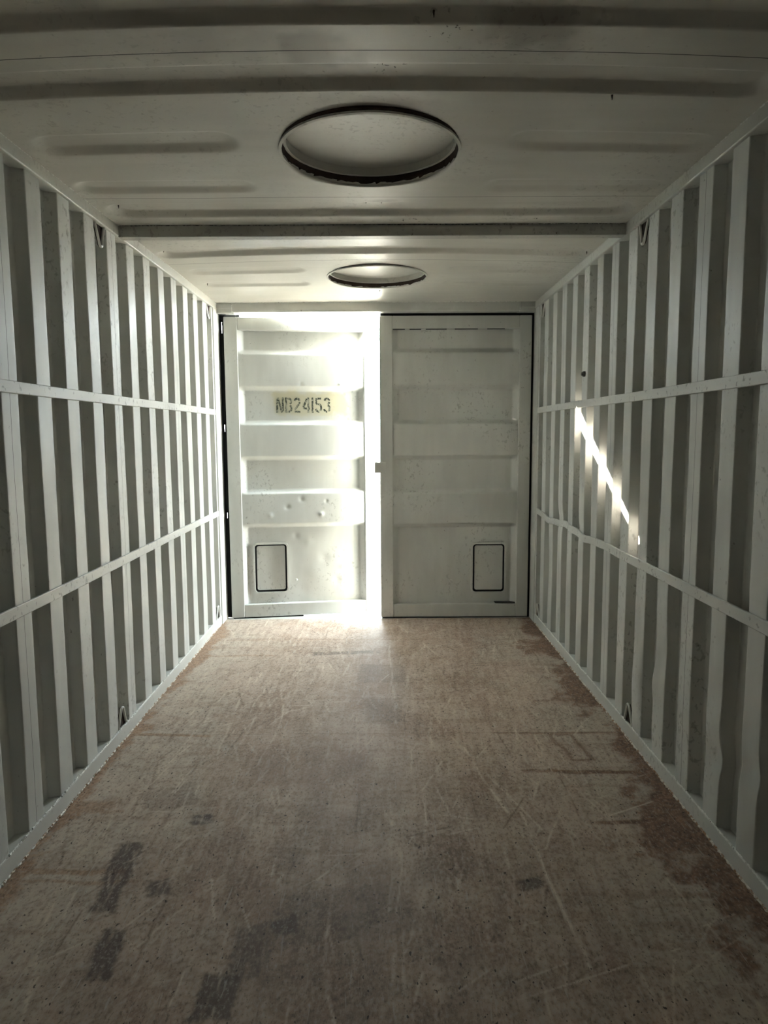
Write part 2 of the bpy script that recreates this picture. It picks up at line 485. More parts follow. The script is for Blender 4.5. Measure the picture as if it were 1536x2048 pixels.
# ------------------------------------------------------------------ side walls
def wall_profile(y_start, y_end):
    """y, outward offset along the corrugated sheet"""
    pts = []
    k0 = math.floor((y_start - Y0) / PITCH_Y) - 1
    k1 = math.ceil((y_end - Y0) / PITCH_Y) + 1
    raw = []
    for k in range(k0, k1):
        b = Y0 + k * PITCH_Y
        raw += [(b, 0.0), (b + CREST, 0.0), (b + CREST + SLOPE, DEPTH), (b + PITCH_Y - SLOPE, DEPTH)]
    raw.append((Y0 + k1 * PITCH_Y, 0.0))
    out = []
    r = 0.0045
    for i, p in enumerate(raw):
        if i == 0 or i == len(raw) - 1:
            out.append(p); continue
        a, b = raw[i - 1], raw[i + 1]
        da = math.hypot(a[0] - p[0], a[1] - p[1]); db = math.hypot(b[0] - p[0], b[1] - p[1])
        A = (p[0] + (a[0] - p[0]) * r / da, p[1] + (a[1] - p[1]) * r / da)
        B = (p[0] + (b[0] - p[0]) * r / db, p[1] + (b[1] - p[1]) * r / db)
        Mi = (0.25 * A[0] + 0.5 * p[0] + 0.25 * B[0], 0.25 * A[1] + 0.5 * p[1] + 0.25 * B[1])
        out += [A, Mi, B]
    # clip
    res = [p for p in out if y_start < p[0] < y_end]
    def at(y):
        for a, b in zip(out[:-1], out[1:]):
            if a[0] <= y <= b[0] and b[0] > a[0]:
                t = (y - a[0]) / (b[0] - a[0]); return a[1] + (b[1] - a[1]) * t
        return 0.0
    res = [(y_start, at(y_start))] + res + [(y_end, at(y_end))]
    # widen flats with an extra column so that dents have something to bend
    fin = []
    for a, b in zip(res[:-1], res[1:]):
        fin.append(a)
        n = int((b[0] - a[0]) / 0.02)
        for j in range(1, n + 1):
            t = j / (n + 1); fin.append((a[0] + (b[0] - a[0]) * t, a[1] + (b[1] - a[1]) * t))
    fin.append(res[-1])
    return np.array(fin)

# dents of the right wall: centre y, z, spread y, spread z, push outward, slide along the wall
DENTS_R = [(3.115, 0.27, 0.030, 0.13, 0.006, 0.040), (3.16, 0.62, 0.05, 0.16, -0.002, 0.010), (3.000, 0.585, 0.018, 0.035, -0.006, -0.016),
           (2.99, 0.30, 0.02, 0.16, 0.010, 0.012), (2.895, 0.36, 0.035, 0.07, -0.012, 0.028), (2.905, 0.20, 0.03, 0.05, -0.016, 0.026), (2.80, 0.52, 0.05, 0.10, 0.008, 0.0),
           (2.60, 0.40, 0.03, 0.20, 0.004, 0.014), (2.62, 0.58, 0.02, 0.03, -0.004, -0.008), (2.32, 0.30, 0.05, 0.05, 0.012, -0.012), (2.32, 0.42, 0.05, 0.06, -0.006, 0.006),
           (2.09, 0.36, 0.06, 0.05, 0.010, -0.010), (4.75, 0.50, 0.06, 0.18, 0.010, 0.008), (4.02, 1.28, 0.03, 0.05, 0.006, -0.010), (3.78, 1.15, 0.03, 0.06, 0.006, -0.012),
           (4.5, 0.86, 0.12, 0.06, 0.012, 0.0), (4.05, 0.85, 0.08, 0.05, 0.008, 0.0)]
DENTS_L = [(3.05, 1.33, 0.05, 0.10, 0.004, 0.006), (3.30, 0.35, 0.05, 0.2, 0.003, 0.008), (2.60, 0.45, 0.05, 0.25, 0.003, 0.006), (3.56, 1.1, 0.04, 0.15, 0.003, -0.006)]

def dent(Y, Z, dents):
    ox = np.zeros_like(Y); oy = np.zeros_like(Y)
    for (cy_, cz, sy, sz, px, py) in dents:
        g = np.exp(-((Y - cy_) / sy) ** 2 - ((Z - cz) / sz) ** 2)
        ox += px * g; oy += py * g
    return ox, oy

def side_wall(name, sgn, dents, label, seam0):
    w = tag(empty(name, (sgn * XW, 2.4, 0)), label, 'wall', kind='structure')
    bounds = [Y_BACK]
    y = seam0 - 4 * PITCH_Y * 10
    while y < 5.05:
        if y > Y_BACK + 0.3: bounds.append(y)
        y += 4 * PITCH_Y
    bounds.append(5.165)
    zs = np.concatenate([np.linspace(0.02, 0.9, 56), np.linspace(0.93, 2.40, 44)])
    ph = 1.0 if sgn > 0 else 2.3
    def sheet(nm, a, b, off, mat):
        pr = wall_profile(a, b)
        Y, Z = np.meshgrid(pr[:, 0], zs)
        O = np.repeat(pr[:, 1][None, :], len(zs), 0) + off
        ox, oy = dent(Y, Z, dents)
        ox = ox + 0.0010 * np.sin(Y * 9 + ph) * np.sin(Z * 5 + Y * 2)
        oy = oy + 0.0022 * np.sin(Z * 6.1 + Y * 26 + ph) * np.sin(Z * 2.3 + Y * 3.1)
        V = np.stack([sgn * (O + ox), Y + oy - 2.4, Z], -1)
        if sgn < 0: V = V[:, ::-1]
        return grid_mesh(nm, V, mat, w, wn_mod=True)
    for a, b in zip(bounds[:-1], bounds[1:]):
        sheet('wall_panel', a + 0.0010, b - 0.0010, 0.0, M_WALL)
    for b in bounds[1:-1]:
        sheet('seam_strip', b - 0.030, b + 0.030, 0.0008, M_DARK)
    # rails
    L = lambda v: v - 2.4
    xo = lambda v: sgn * (v - XW)
    def bx(nm, xa, xb, ya, yb, za, zb, mat, bev=0.004): return box(nm, min(xo(xa), xo(xb)), max(xo(xa), xo(xb)), L(ya), L(yb), za, zb, mat, w, bev)
    bx('bottom_rail', XR, 1.30, Y_BACK - 0.06, 5.30, -0.02, 0.064, M_RAIL)
    bx('top_rail', XT, 1.30, Y_BACK - 0.06, 5.30, 2.323, 2.50, M_RAIL, 0.005)
    # bars welded across the crests
    for zc in (1.577, 0.835):
        n = 160
        ys = np.linspace(Y_BACK + 0.02, 5.165, n)
        xb = np.zeros(n); zb = np.zeros(n)
        if sgn > 0 and zc < 1:
            d, _ = dent(ys, np.full(n, zc), DENTS_R)
            wv = np.clip((ys - 3.3) / 0.6, 0, 1)
            xb = d * 1.0 + 0.004 * wv * np.sin(ys * 9)
            zb = wv * (0.010 * np.sin(ys * 7.5 + 0.6) + 0.003 * np.sin(ys * 22)) 
        else:
            zb = 0.0025 * np.sin(ys * 1.7)
        hz, t = 0.0205, 0.009
        sec = [(-t, -hz), (-t - 0.0, hz), (0.0, hz), (0.0, -hz)]
        r = 0.002
        sec = [(0.001, -hz), (-t + r, -hz), (-t, -hz + r), (-t, hz - r), (-t + r, hz), (0.001, hz)]
        V = np.zeros((n, len(sec) + 1, 3))
        for k, (dx, dz) in enumerate(sec + [sec[0]]):
            V[:, k, 0] = sgn * (dx + xb); V[:, k, 1] = ys - 2.4; V[:, k, 2] = zc + dz + zb
        if sgn < 0: V = V[:, ::-1]
        grid_mesh('horizontal_bar', V, M_BAR, w, smooth=False)
    # weld beads along the bottom rail
    for nm, xx, zz, rr, mat in (('weld_bead', XR - 0.001, 0.001, 0.0042, M_BEAD), ('weld_bead', XR + 0.0035, 0.0645, 0.0034, M_BEAD2), ('weld_bead', XT + 0.002, 2.372, 0.0040, M_BEAD2)):
        n = 700
        ys = np.linspace(0.9, 5.14, n)
        pts = [(sgn * (xx + rng.uniform(-1, 1) * 0.0016 - XW), yy - 2.4, zz + rng.uniform(-1, 1) * 0.0014) for yy in ys]
        rad = (rr * (0.55 + 0.9 * rng.random(n))).tolist()
        link(nm, tube_mesh(pts, rad, 6), mat, w)
    return w

wall_l = side_wall('wall_left', -1, DENTS_L, 'white corrugated steel side wall beside the open door, brightly lit with deep dark grooves', Y0 + CREST / 2)
wall_r = side_wall('wall_right', 1, DENTS_R, 'white corrugated steel wall with dents and a sunlit streak', Y0 + PITCH_Y + CREST / 2)

# dark bolt end poking out of the right wall
me = tube_mesh([(-0.030, 0, 0), (-0.022, 0, 0), (-0.021, 0, 0), (0.02, 0, 0)], [0.010, 0.012, 0.017, 0.017], 6)
link('bolt', me, M_DARK, wall_r, (0.010, 4.005 - 2.4, 1.743))

# wall behind the camera, its dark colour chosen to cut bounced light
wall_f = tag(empty('wall_front', (0, Y_BACK, 0)), 'unseen corrugated end wall behind the viewpoint, darkened to cut bounced light', 'wall', kind='structure')
xs = []
k = -1.3
while k < 1.3:
    xs += [(k, 0.0), (k + 0.11, 0.0), (k + 0.14, -0.04), (k + 0.22, -0.04)]
    k += 0.25
xs = np.array(xs + [(k, 0.0)])
zs = np.linspace(-0.02, 2.46, 4)
X, Z = np.meshgrid(xs[:, 0], zs)
V = np.stack([X, np.repeat(xs[:, 1][None, :], 4, 0), Z], -1)
grid_mesh('wall_panel', V, M_END_DARKENED, wall_f, smooth=False)
box('end_plate', -1.32, 1.32, -0.08, -0.05, -0.05, 2.5, M_WALL, wall_f, 0)

# ------------------------------------------------------------------ ceiling
CAMB_Y = np.array([-1, 1.6, 2.15, 2.85, 3.45, 3.60, 3.95, 4.45, 5.24, 6])
CAMB_V = np.array([.03, .03, .03, .002, .0, .012, .027, .012, .0, .0])
RECESS = [  # y near, y far, x0, x1, depth
    (1.665, 1.817, -1.13, 1.13, 0.025), (2.001, 2.147, -1.13, 1.13, 0.025),
    (2.385, 2.545, -1.120, -0.430, 0.017), (2.385, 2.545, 0.455, 1.15, 0.014),
    (2.785, 2.925, -1.150, -0.440, 0.014), (2.785, 2.925, 0.435, 1.14, 0.010),
    (3.045, 3.232, -1.130, 1.12, 0.025), (3.42, 3.60, -1.14, 0.2, 0.010),
    (3.80, 3.970, -1.150, 1.14, 0.025),
    (4.215, 4.375, -1.10, -0.41, 0.012), (4.215, 4.375, 0.43, 1.12, 0.008), (4.57, 4.725, -1.10, -0.415, 0.012), (4.57, 4.725, 0.43, 1.12, 0.008),
    (0.30, 0.46, -1.13, 1.13, 0.025), (0.95, 1.10, -1.13, 1.13, 0.025)]
def z_ceil(X, Y):
    c = np.interp(Y, CAMB_Y, CAMB_V)
    c = (c + np.interp(Y - 0.12, CAMB_Y, CAMB_V) + np.interp(Y + 0.12, CAMB_Y, CAMB_V)) / 3
    Z = Z_CEIL + c * np.clip(1 - (X / 1.165) ** 2, 0, 1)
    for (ya, yb, xa, xb, dep) in RECESS:
        h = (yb - ya) / 2; yc = (ya + yb) / 2
        dx = np.maximum(np.maximum(xa + h - X, X - (xb - h)), 0)
        d = h - np.hypot(dx, Y - yc)
        t = np.clip(d / (0.024 if xb - xa > 1.5 else 0.040), 0, 1)
        t = t * 0.6 + 0.4 * t * t * (3 - 2 * t)
        Z = Z + dep * t
    Z = Z + 0.0009 * np.sin(X * 5.3 + Y * 2) * np.sin(Y * 7.7)
    return Z

ceiling = tag(empty('ceiling', (0, 2.4, Z_CEIL)), 'ribbed pale steel container roof with two round hatches', 'ceiling', kind='structure')
HATCHES = [(0.003, 2.556, 0.306), (0.014, 4.500, 0.306)]
SEAMS = [Y_BACK - 0.05, 0.85, 1.935, 2.98, 4.10, 5.27]
def roof_panel(y0, y1):
    hatch = [h for h in HATCHES if y0 < h[1] < y1]
    xs = np.arange(-1.19, 1.1901, 0.014); ys = np.linspace(y0 + 0.0015, y1 - 0.0015, int((y1 - y0) / 0.006))
    X, Y = np.meshgrid(xs, ys)
    if not hatch:
        V = np.stack([X, Y - 2.4, z_ceil(X, Y) - Z_CEIL], -1)
        return grid_mesh('roof_panel', V[:, ::-1], M_CEIL, ceiling)
    hx, hy, hr = hatch[0]
    S = 0.385
    # snap grid lines to the square round the hatch
    def snap(a, v):
        a[np.argmin(abs(a - v))] = v
    for v in (hx - S, hx + S): snap(xs, v)
    for v in (hy - S, hy + S): snap(ys, v)
    X, Y = np.meshgrid(xs, ys)
    r, c = X.shape
    Vs = np.stack([X, Y, z_ceil(X, Y)], -1).reshape(-1, 3)
    idx = np.arange(r * c).reshape(r, c)
    q = np.stack([idx[:-1, :-1], idx[1:, :-1], idx[1:, 1:], idx[:-1, 1:]], -1).reshape(-1, 4)
    mx_ = (X[:-1, :-1] + X[1:, 1:]).reshape(-1) / 2; my_ = (Y[:-1, :-1] + Y[1:, 1:]).reshape(-1) / 2
    q = q[~((abs(mx_ - hx) < S) & (abs(my_ - hy) < S))]
    # rim of the square, walked round, joined to the circle
    i0, i1 = np.argmin(abs(xs - (hx - S))), np.argmin(abs(xs - (hx + S)))
    j0, j1 = np.argmin(abs(ys - (hy - S))), np.argmin(abs(ys - (hy + S)))
    loop = [idx[j0, i] for i in range(i0, i1)] + [idx[j, i1] for j in range(j0, j1)] + [idx[j1, i] for i in range(i1, i0, -1)] + [idx[j, i0] for j in range(j1, j0, -1)]
    base = Vs[loop]
    verts = [Vs]; faces = q.tolist()
    prev = list(loop); start = r * c
    ang = np.arctan2(base[:, 1] - hy, base[:, 0] - hx)
    circ = np.stack([hx + hr * np.cos(ang), hy + hr * np.sin(ang)], -1)
    NR = 8
    for k in range(1, NR + 1):
        t = k / NR
        xy = base[:, :2] * (1 - t) + circ * t
        z = z_ceil(xy[:, 0], xy[:, 1])
        verts.append(np.column_stack([xy, z]))
        cur = list(range(start, start + len(loop)))
        n = len(loop)
        for a in range(n):
            b = (a + 1) % n
            faces.append([prev[a], cur[a], cur[b], prev[b]][::-1] if False else [prev[a], prev[b], cur[b], cur[a]][::-1])
        prev = cur; start += n
    # lip of the cut edge
    lip = verts[-1].copy(); lip[:, 2] += 0.004
    verts.append(lip); cur = list(range(start, start + len(loop)))
    for a in range(len(loop)):
        b = (a + 1) % len(loop)
        faces.append([prev[a], cur[a], cur[b], prev[b]])
    VV = np.concatenate(verts) - np.array([0, 2.4, Z_CEIL])
    me = bpy.data.meshes.new('roof_panel')
    me.from_pydata(VV.tolist(), [], [list(map(int, f)) for f in faces])
    me.update()
    return link('roof_panel', me, M_CEIL, ceiling, smooth=True)
for a, b in zip(SEAMS[:-1], SEAMS[1:]): roof_panel(a, b)
def seam_strip(ys):
    xs = np.linspace(-1.2, 1.2, 60)
    X, Y = np.meshgrid(xs, np.array([ys - 0.03, ys + 0.03]))
    Z = z_ceil(X, np.full_like(Y, ys)) + 0.003
    grid_mesh('seam_strip', np.stack([X, Y - 2.4, Z - Z_CEIL], -1)[:, ::-1], M_DARK, ceiling)
for s in SEAMS[1:-1]: seam_strip(s)
# added unseen cover above the sheets, stops sky light leaking in
box('roof_light_stop', -1.31, 1.31, Y_BACK - 0.1 - 2.4, 5.36 - 2.4, 0.125, 0.135, M_RAIL, ceiling, 0)
# cross beam
bm_ = box('roof_beam', -1.17, 1.17, 3.352 - 2.4, 3.412 - 2.4, 2.320 - Z_CEIL, 2.42 - Z_CEIL, M_BEAM, ceiling, 0.004)
n = 420
pts = [(x_, 3.351 - 2.4 + rng.uniform(-1, 1) * 0.001, 2.3715 - Z_CEIL + rng.uniform(-1, 1) * 0.001) for x_ in np.linspace(-1.16, 1.16, n)]
link('beam_shadow_line', tube_mesh(pts, (0.0032 * (0.6 + 0.6 * rng.random(n))).tolist(), 6), M_DARK, ceiling)  # dark tube standing in for the shadow line along the beam top
for o in ceiling.children:
    if not o.name.startswith('roof_panel'): continue
    co = np.empty(len(o.data.vertices) * 3, dtype=np.float32); o.data.vertices.foreach_get('co', co); co = co.reshape(-1, 3)
    X, Y = co[:, 0].astype(float), co[:, 1].astype(float) + 2.4
    nb = (fbm(X, Y, 6, 6, 31) - 0.5) * 2.2
    def blob(cx, cyy, rx, ry): return sstep(np.hypot((X - cx) / rx, (Y - cyy) / ry) + nb, 1.1, 0.2)
    st = np.maximum.reduce([blob(-0.10, 1.93, 0.10, 0.12), blob(0.42, 1.87, 0.18, 0.13), blob(0.10, 2.22, 0.22, 0.05) * 0.6, blob(0.05, 3.03, 0.09, 0.03), blob(-0.45, 1.90, 0.25, 0.1) * 0.4])
    sp = np.maximum.reduce([blob(0.17, 3.29, 0.11, 0.03), blob(-0.09, 3.30, 0.10, 0.016), blob(-0.22, 3.30, 0.05, 0.012), blob(0.02, 3.385, 0.12, 0.03), blob(0.07, 2.06, 0.05, 0.04), blob(0.75, 3.28, 0.07, 0.015), blob(0.2, 1.85, 0.1, 0.08)])
    put_colors(o, 'stain', np.stack([st, sp, st * 0], -1))
# little rust drips hanging from the ribs
drip = tube_mesh([(0, 0, 0.008), (0, 0, 0.002), (0, 0, -0.004), (0.0004, 0, -0.009), (0, 0, -0.014)], [0.003, 0.0034, 0.0024, 0.0016, 0.0006], 6)
for (dx, dy) in [(0.045, 2.03), (-0.024, 3.10), (0.042, 3.10), (-1.085, 3.14), (0.711, 2.155), (0.168, 1.80), (0.044, 3.83), (-1.12, 3.88), (-1.075, 4.64), (1.135, 3.87), (0.03, 4.86)]:
    zz = float(z_ceil(np.array([dx]), np.array([dy]))[0]) - Z_CEIL
    o = link('rust_drip', drip, M_RUSTY, ceiling, (dx, dy - 2.4, zz))

# ------------------------------------------------------------------ roof hatches
def roof_hatch(hx, hy, hr, label):
    zc = float(z_ceil(np.array([hx]), np.array([hy - hr]))[0]) * 0.5 + float(z_ceil(np.array([hx]), np.array([hy + hr]))[0]) * 0.5
    t = tag(empty('roof_hatch', (hx, hy, zc)), label, 'hatch', 'round hatches in the roof')
    ring_solid('rim', [(hr - 0.002, -0.006), (hr + 0.008, -0.0045), (hr + 0.008, 0.004), (hr - 0.002, 0.004)], 0, 0, M_CEIL, t)
    ring_solid('gasket', [(hr - 0.001, -0.003), (hr + 0.016, 0.006), (hr + 0.016, 0.026), (hr - 0.008, 0.026), (hr - 0.003, 0.008)], 0, 0, M_RUSTY, t, jitter=0.0012)
    ring_solid('collar', [(hr - 0.018, 0.023), (hr + 0.03, 0.023), (hr + 0.03, 0.065), (hr - 0.014, 0.065), (hr - 0.014, 0.027)], 0, 0, M_CEIL, t)
    # slightly domed lid
    V, F = [(0, 0, 0.060)], []
    rings, seg = 8, 72
    for i in range(1, rings + 1):
        r = (hr + 0.02) * i / rings
        for k in range(seg):
            a = 2 * math.pi * k / seg
            V.append((r * math.cos(a), r * math.sin(a), 0.052 + 0.008 * (1 - (i / rings) ** 2) + 0.0007 * math.sin(3 * a + i)))
    for k in range(seg): F.append((0, 1 + (k + 1) % seg, 1 + k))
    for i in range(rings - 1):
        for k in range(seg):
            a = 1 + i * seg
            F.append((a + k, a + (k + 1) % seg, a + seg + (k + 1) % seg, a + seg + k))
    me = bpy.data.meshes.new('lid'); me.from_pydata(V, [], F); me.update()
    link('lid', me, M_CEIL, t, smooth=True)
roof_hatch(*HATCHES[0], 'large round roof hatch with black rusted rim, in front of the cross beam')
roof_hatch(*HATCHES[1], 'smaller-looking round roof hatch beyond the cross beam, close to the doors')

# ------------------------------------------------------------------ lashing rings
def lashing_ring(y, sgn, top, label):
    x = sgn * 1.181
    z = 2.322 if top else 0.066
    t = tag(empty('lashing_ring', (x, y, z)), label, 'lashing ring', 'wire lashing rings on the side walls')
    s = -1 if top else 1
    pts = []
    hw, H, r = 0.052, 0.092, 0.017
    for a in np.linspace(0, 1, 5)[:-1]:
        pts.append((0, -hw + (hw - r) * a, s * (-0.004 + (H - r + 0.004) * a)))
    for a in np.linspace(math.pi, 0, 9):
        pts.append((0, r * math.cos(a), s * (H - r + r * math.sin(a))))
    for a in np.linspace(1, 0, 5)[1:]:
        pts.append((0, hw - (hw - r) * a, s * (-0.004 + (H - r + 0.004) * a)))
    pts = [(sgn * -0.004 * (abs(p[2]) / H), p[1], p[2]) for p in pts]
    me = tube_mesh(pts, 0.0058, 8)
    o = link('ring_loop', me, M_WIRE, t, smooth=True)
    # dark sheet filling the loop, imitating the dark recess behind it
    bp = [(p[0] + sgn * 0.006, p[1] * 0.97, p[2]) for p in pts]
    n = len(bp)
    V = bp + [(p[0] + sgn * 0.004, p[1], p[2]) for p in bp]
    Fc = [tuple(range(n)), tuple(range(2 * n - 1, n - 1, -1))] + [(k, k + n, (k + 1) % n + n, (k + 1) % n) for k in range(n)]
    me = bpy.data.meshes.new('dark_backing'); me.from_pydata(V, [], Fc); me.update()
    link('dark_backing', me, M_RUSTY, t)
    for e in (-1, 1):
        bm = bmesh.new(); bmesh.ops.create_icosphere(bm, subdivisions=2, radius=0.008)
        for v in bm.verts: v.co += v.normal * random.uniform(-0.0015, 0.0015); v.co.z *= 0.6
        me = bpy.data.meshes.new('weld'); bm.to_mesh(me); bm.free()
        link('weld', me, M_BEAD2, t, (0, e * hw, 0))
lashing_ring(3.163, -1, True, 'wire lashing ring hanging under the left top rail beside the cross beam')
lashing_ring(3.163, 1, True, 'wire lashing ring hanging under the right top rail beside the cross beam')
lashing_ring(5.075, -1, True, 'small wire lashing ring hanging high in the left corner by the doors')
lashing_ring(5.075, 1, True, 'small wire lashing ring hanging high in the right corner by the doors')
lashing_ring(3.150, -1, False, 'wire lashing ring standing on the left bottom rail, midway along')
lashing_ring(3.150, 1, False, 'wire lashing ring standing on the right bottom rail, by the dented crests')
lashing_ring(5.080, -1, False, 'small wire lashing ring on the left bottom rail by the doors')
lashing_ring(5.080, 1, False, 'small wire lashing ring on the right bottom rail by the doors')

# ------------------------------------------------------------------ door end: header, posts, sill
wall_b = tag(empty('wall_rear', (0, Y_DOOR, 0)), 'steel door frame with header, corner posts and sill', 'door frame', kind='structure')
def rb(nm, x0, x1, y0, y1, z0, z1, mat, bev=0.004): return box(nm, x0, x1, y0 - Y_DOOR, y1 - Y_DOOR, z0, z1, mat, wall_b, bev)
rb('header', -1.05, 1.05, 5.255, 5.365, 2.302, 2.52, M_RAIL, 0.008)
for s in (-1, 1):
    xa, xb = sorted((s * 1.04, s * 1.30))
    rb('header_end', xa, xb, 5.272, 5.365, 2.330, 2.52, M_RAIL, 0.005)
    rb('header_end_lip', xa, xb, 5.280, 5.365, 2.300, 2.336, M_RAIL, 0.004)
    n = 40
    pts = [(s * (1.051 + rng.uniform(-1, 1) * 0.002), 5.262 - Y_DOOR, z_) for z_ in np.linspace(2.304, 2.368, n)]
    link('weld_bead', tube_mesh(pts, (0.005 * (0.6 + 0.7 * rng.random(n))).tolist(), 6), M_BEAD2, wall_b)
n = 300
pts = [(x_, 5.256 - Y_DOOR, 2.371 + rng.uniform(-1, 1) * 0.0015) for x_ in np.linspace(-1.05, 1.05, n)]
link('weld_bead', tube_mesh(pts, (0.004 * (0.5 + 0.9 * rng.random(n))).tolist(), 6), M_BEAD2, wall_b)
for s in (-1, 1):
    xa, xb = sorted((s * (1.168 if s < 0 else 1.171), s * 1.33))
    rb('corner_post', xa, xb, 5.175, 5.362, -0.02, 2.50, M_RAIL, 0.006)
    xa, xb = sorted((s * 1.176, s * 1.30))
    rb('post_flange', xa, xb, 5.140, 5.171, 0.0, 2.40, M_RAIL, 0.003)
rb('sill', -1.30, 1.30, 5.301, 5.47, -0.06, -0.003, M_STEEL, 0.003)
# rubber seals in the gaps round the doors
rb('door_seal', 1.145, 1.20, 5.335, 5.352, -0.002, 2.30, M_RUBBER, 0)
rb('door_seal', 0.03, 1.17, 5.335, 5.352, 2.270, 2.310, M_RUBBER, 0)
rb('door_seal', 0.03, 1.17, 5.335, 5.352, -0.003, 0.020, M_RUBBER, 0)
zz = [(0.780, 0.820), (1.440, 1.490), (2.170, 2.250)]
zprev = -0.002
for za, zb in zz + [(2.31, 2.32)]:
    rb('door_seal', -1.235, -1.126, 5.3635, 5.3695, zprev, za, M_RUBBER, 0)
    if zb < 2.3:                      # torn places where daylight shows as a thin slit
        rb('door_seal', -1.235, -1.1540, 5.3635, 5.3695, za, zb, M_RUBBER, 0)
        rb('door_seal', -1.1512, -1.126, 5.3635, 5.3695, za, zb, M_RUBBER, 0)
    zprev = zb
rb('door_seal', -1.20, -1.02, 5.370, 5.378, 2.272, 2.315, M_RUBBER, 0)

# ------------------------------------------------------------------ doors
BANDS = [(2.30, 1), (2.045, 1), (2.014, 0), (1.777, 0), (1.743, 1), (1.518, 1), (1.490, 0), (1.250, 0), (1.221, 1), (0.993, 1), (0.967, 0), (0.732, 0), (0.703, 1), (0.0, 1)]
BZ = np.array([b[0] for b in BANDS])[::-1]; BV = np.array([b[1] for b in BANDS], float)[::-1]

def rrect(x0, x1, z0, z1, r, n=7):
    pts = []
    for (cx, cz, a0) in ((x1 - r, z1 - r, 0), (x0 + r, z1 - r, 90), (x0 + r, z0 + r, 180), (x1 - r, z0 + r, 270)):
        for k in range(n):
            a = math.radians(a0 + 90 * k / (n - 1)); pts.append((cx + r * math.cos(a), cz + r * math.sin(a)))
    return pts

def rr_ring(name, outer, inner, y0, y1, mat, parent):
    n = len(outer)
    V = [(p[0], y0, p[1]) for p in outer] + [(p[0], y0, p[1]) for p in inner] + [(p[0], y1, p[1]) for p in outer] + [(p[0], y1, p[1]) for p in inner]
    F = []
    for i in range(n):
        j = (i + 1) % n
        F += [(i, j, n + j, n + i), (i, 2 * n + i, 2 * n + j, j), (n + i, n + j, 3 * n + j, 3 * n + i), (2 * n + i, 3 * n + i, 3 * n + j, 2 * n + j)]
    me = bpy.data.meshes.new(name); me.from_pydata(V, [], F); me.update()
    bm = bmesh.new(); bm.from_mesh(me); bmesh.ops.recalc_face_normals(bm, faces=bm.faces)
    bmesh.ops.bevel(bm, geom=[e for e in bm.edges if len(e.link_faces) == 2 and e.calc_face_angle(0) > 0.9], offset=0.0018, segments=2, affect='EDGES')
    bm.to_mesh(me); bm.free()
    return link(name, me, mat, parent)

def make_door(name, loc, rotz, W, st_l, st_r, hatch_x, dents, pmat, label, bolt_x):
    d = tag(empty(name, loc, rotz), label, 'door', kind='structure')
    Z0, Z1, T = 0.006, 2.281, 0.068
    RT, RB = 0.095, 0.100
    box('stile', 0, st_l, 0, T, Z0, Z1, M_DOOR, d, 0.005)
    box('stile', W - st_r, W, 0, T, Z0, Z1, M_DOOR, d, 0.005)
    box('rail', st_l, W - st_r, 0.002, T, Z1 - RT, Z1, M_DOOR, d, 0.005)
    box('rail', st_l, W - st_r, 0.002, T, Z0, Z0 + RB, M_DOOR, d, 0.005)
    # pressed panel
    xa, xb, za, zb = st_l - 0.006, W - st_r + 0.006, Z0 + RB - 0.006, Z1 - RT + 0.006
    nx = int((xb - xa) / 0.0075); nz = int((zb - za) / 0.0065)
    xs = np.linspace(xa, xb, nx); zs = np.linspace(za, zb, nz)
    X, Z = np.meshgrid(xs, zs)
    rec = np.interp(Z, BZ, BV)
    taper = np.clip(np.minimum(X - st_l, (W - st_r) - X) / 0.040, 0, 1)
    Y = 0.008 + 0.040 * rec * taper
    for (dx, dz, r, a) in dents:
        Y = Y + a * np.exp(-((X - dx) ** 2 + (Z - dz) ** 2) / r ** 2)
    Y = Y + 0.0010 * np.sin(X * 9 + Z * 3) * np.sin(Z * 8 + 1)
    grid_mesh('door_panel', np.stack([X, Y, Z], -1), pmat, d, wn_mod=True)
    # discharge hatch
    x0, x1, z0, z1 = hatch_x, hatch_x + 0.272, 0.180, 0.582
    yp = 0.048
    cov = rr_ring('hatch_rim', rrect(x0, x1, z0, z1, 0.034), rrect(x0 + 0.014, x1 - 0.014, z0 + 0.014, z1 - 0.014, 0.024), yp - 0.020, yp + 0.012, M_RAIL, d)
    rr_ring('hatch_seal', rrect(x0 + 0.013, x1 - 0.013, z0 + 0.013, z1 - 0.013, 0.025), rrect(x0 + 0.028, x1 - 0.027, z0 + 0.030, z1 - 0.025, 0.016), yp - 0.004, yp + 0.004, M_RUBBER, cov)
    rr_ring('hatch_collar', rrect(x0 + 0.028, x1 - 0.027, z0 + 0.030, z1 - 0.025, 0.016), rrect(x0 + 0.033, x1 - 0.032, z0 + 0.035, z1 - 0.030, 0.012), yp - 0.008, yp + 0.004, M_DOOR, cov)
    box('hatch_cover', x0 + 0.031, x1 - 0.030, yp - 0.0035, yp + 0.004, z0 + 0.033, z1 - 0.028, M_DOOR, cov, 0.001)
    bm = bmesh.new(); bmesh.ops.create_uvsphere(bm, u_segments=12, v_segments=8, radius=0.010)
    me = bpy.data.meshes.new('bolt'); bm.to_mesh(me); bm.free()
    o = link('bolt', me, M_DOOR, d, (bolt_x, yp - 0.002, 0.283), smooth=True); o.scale = (1, 0.6, 1)
    return d

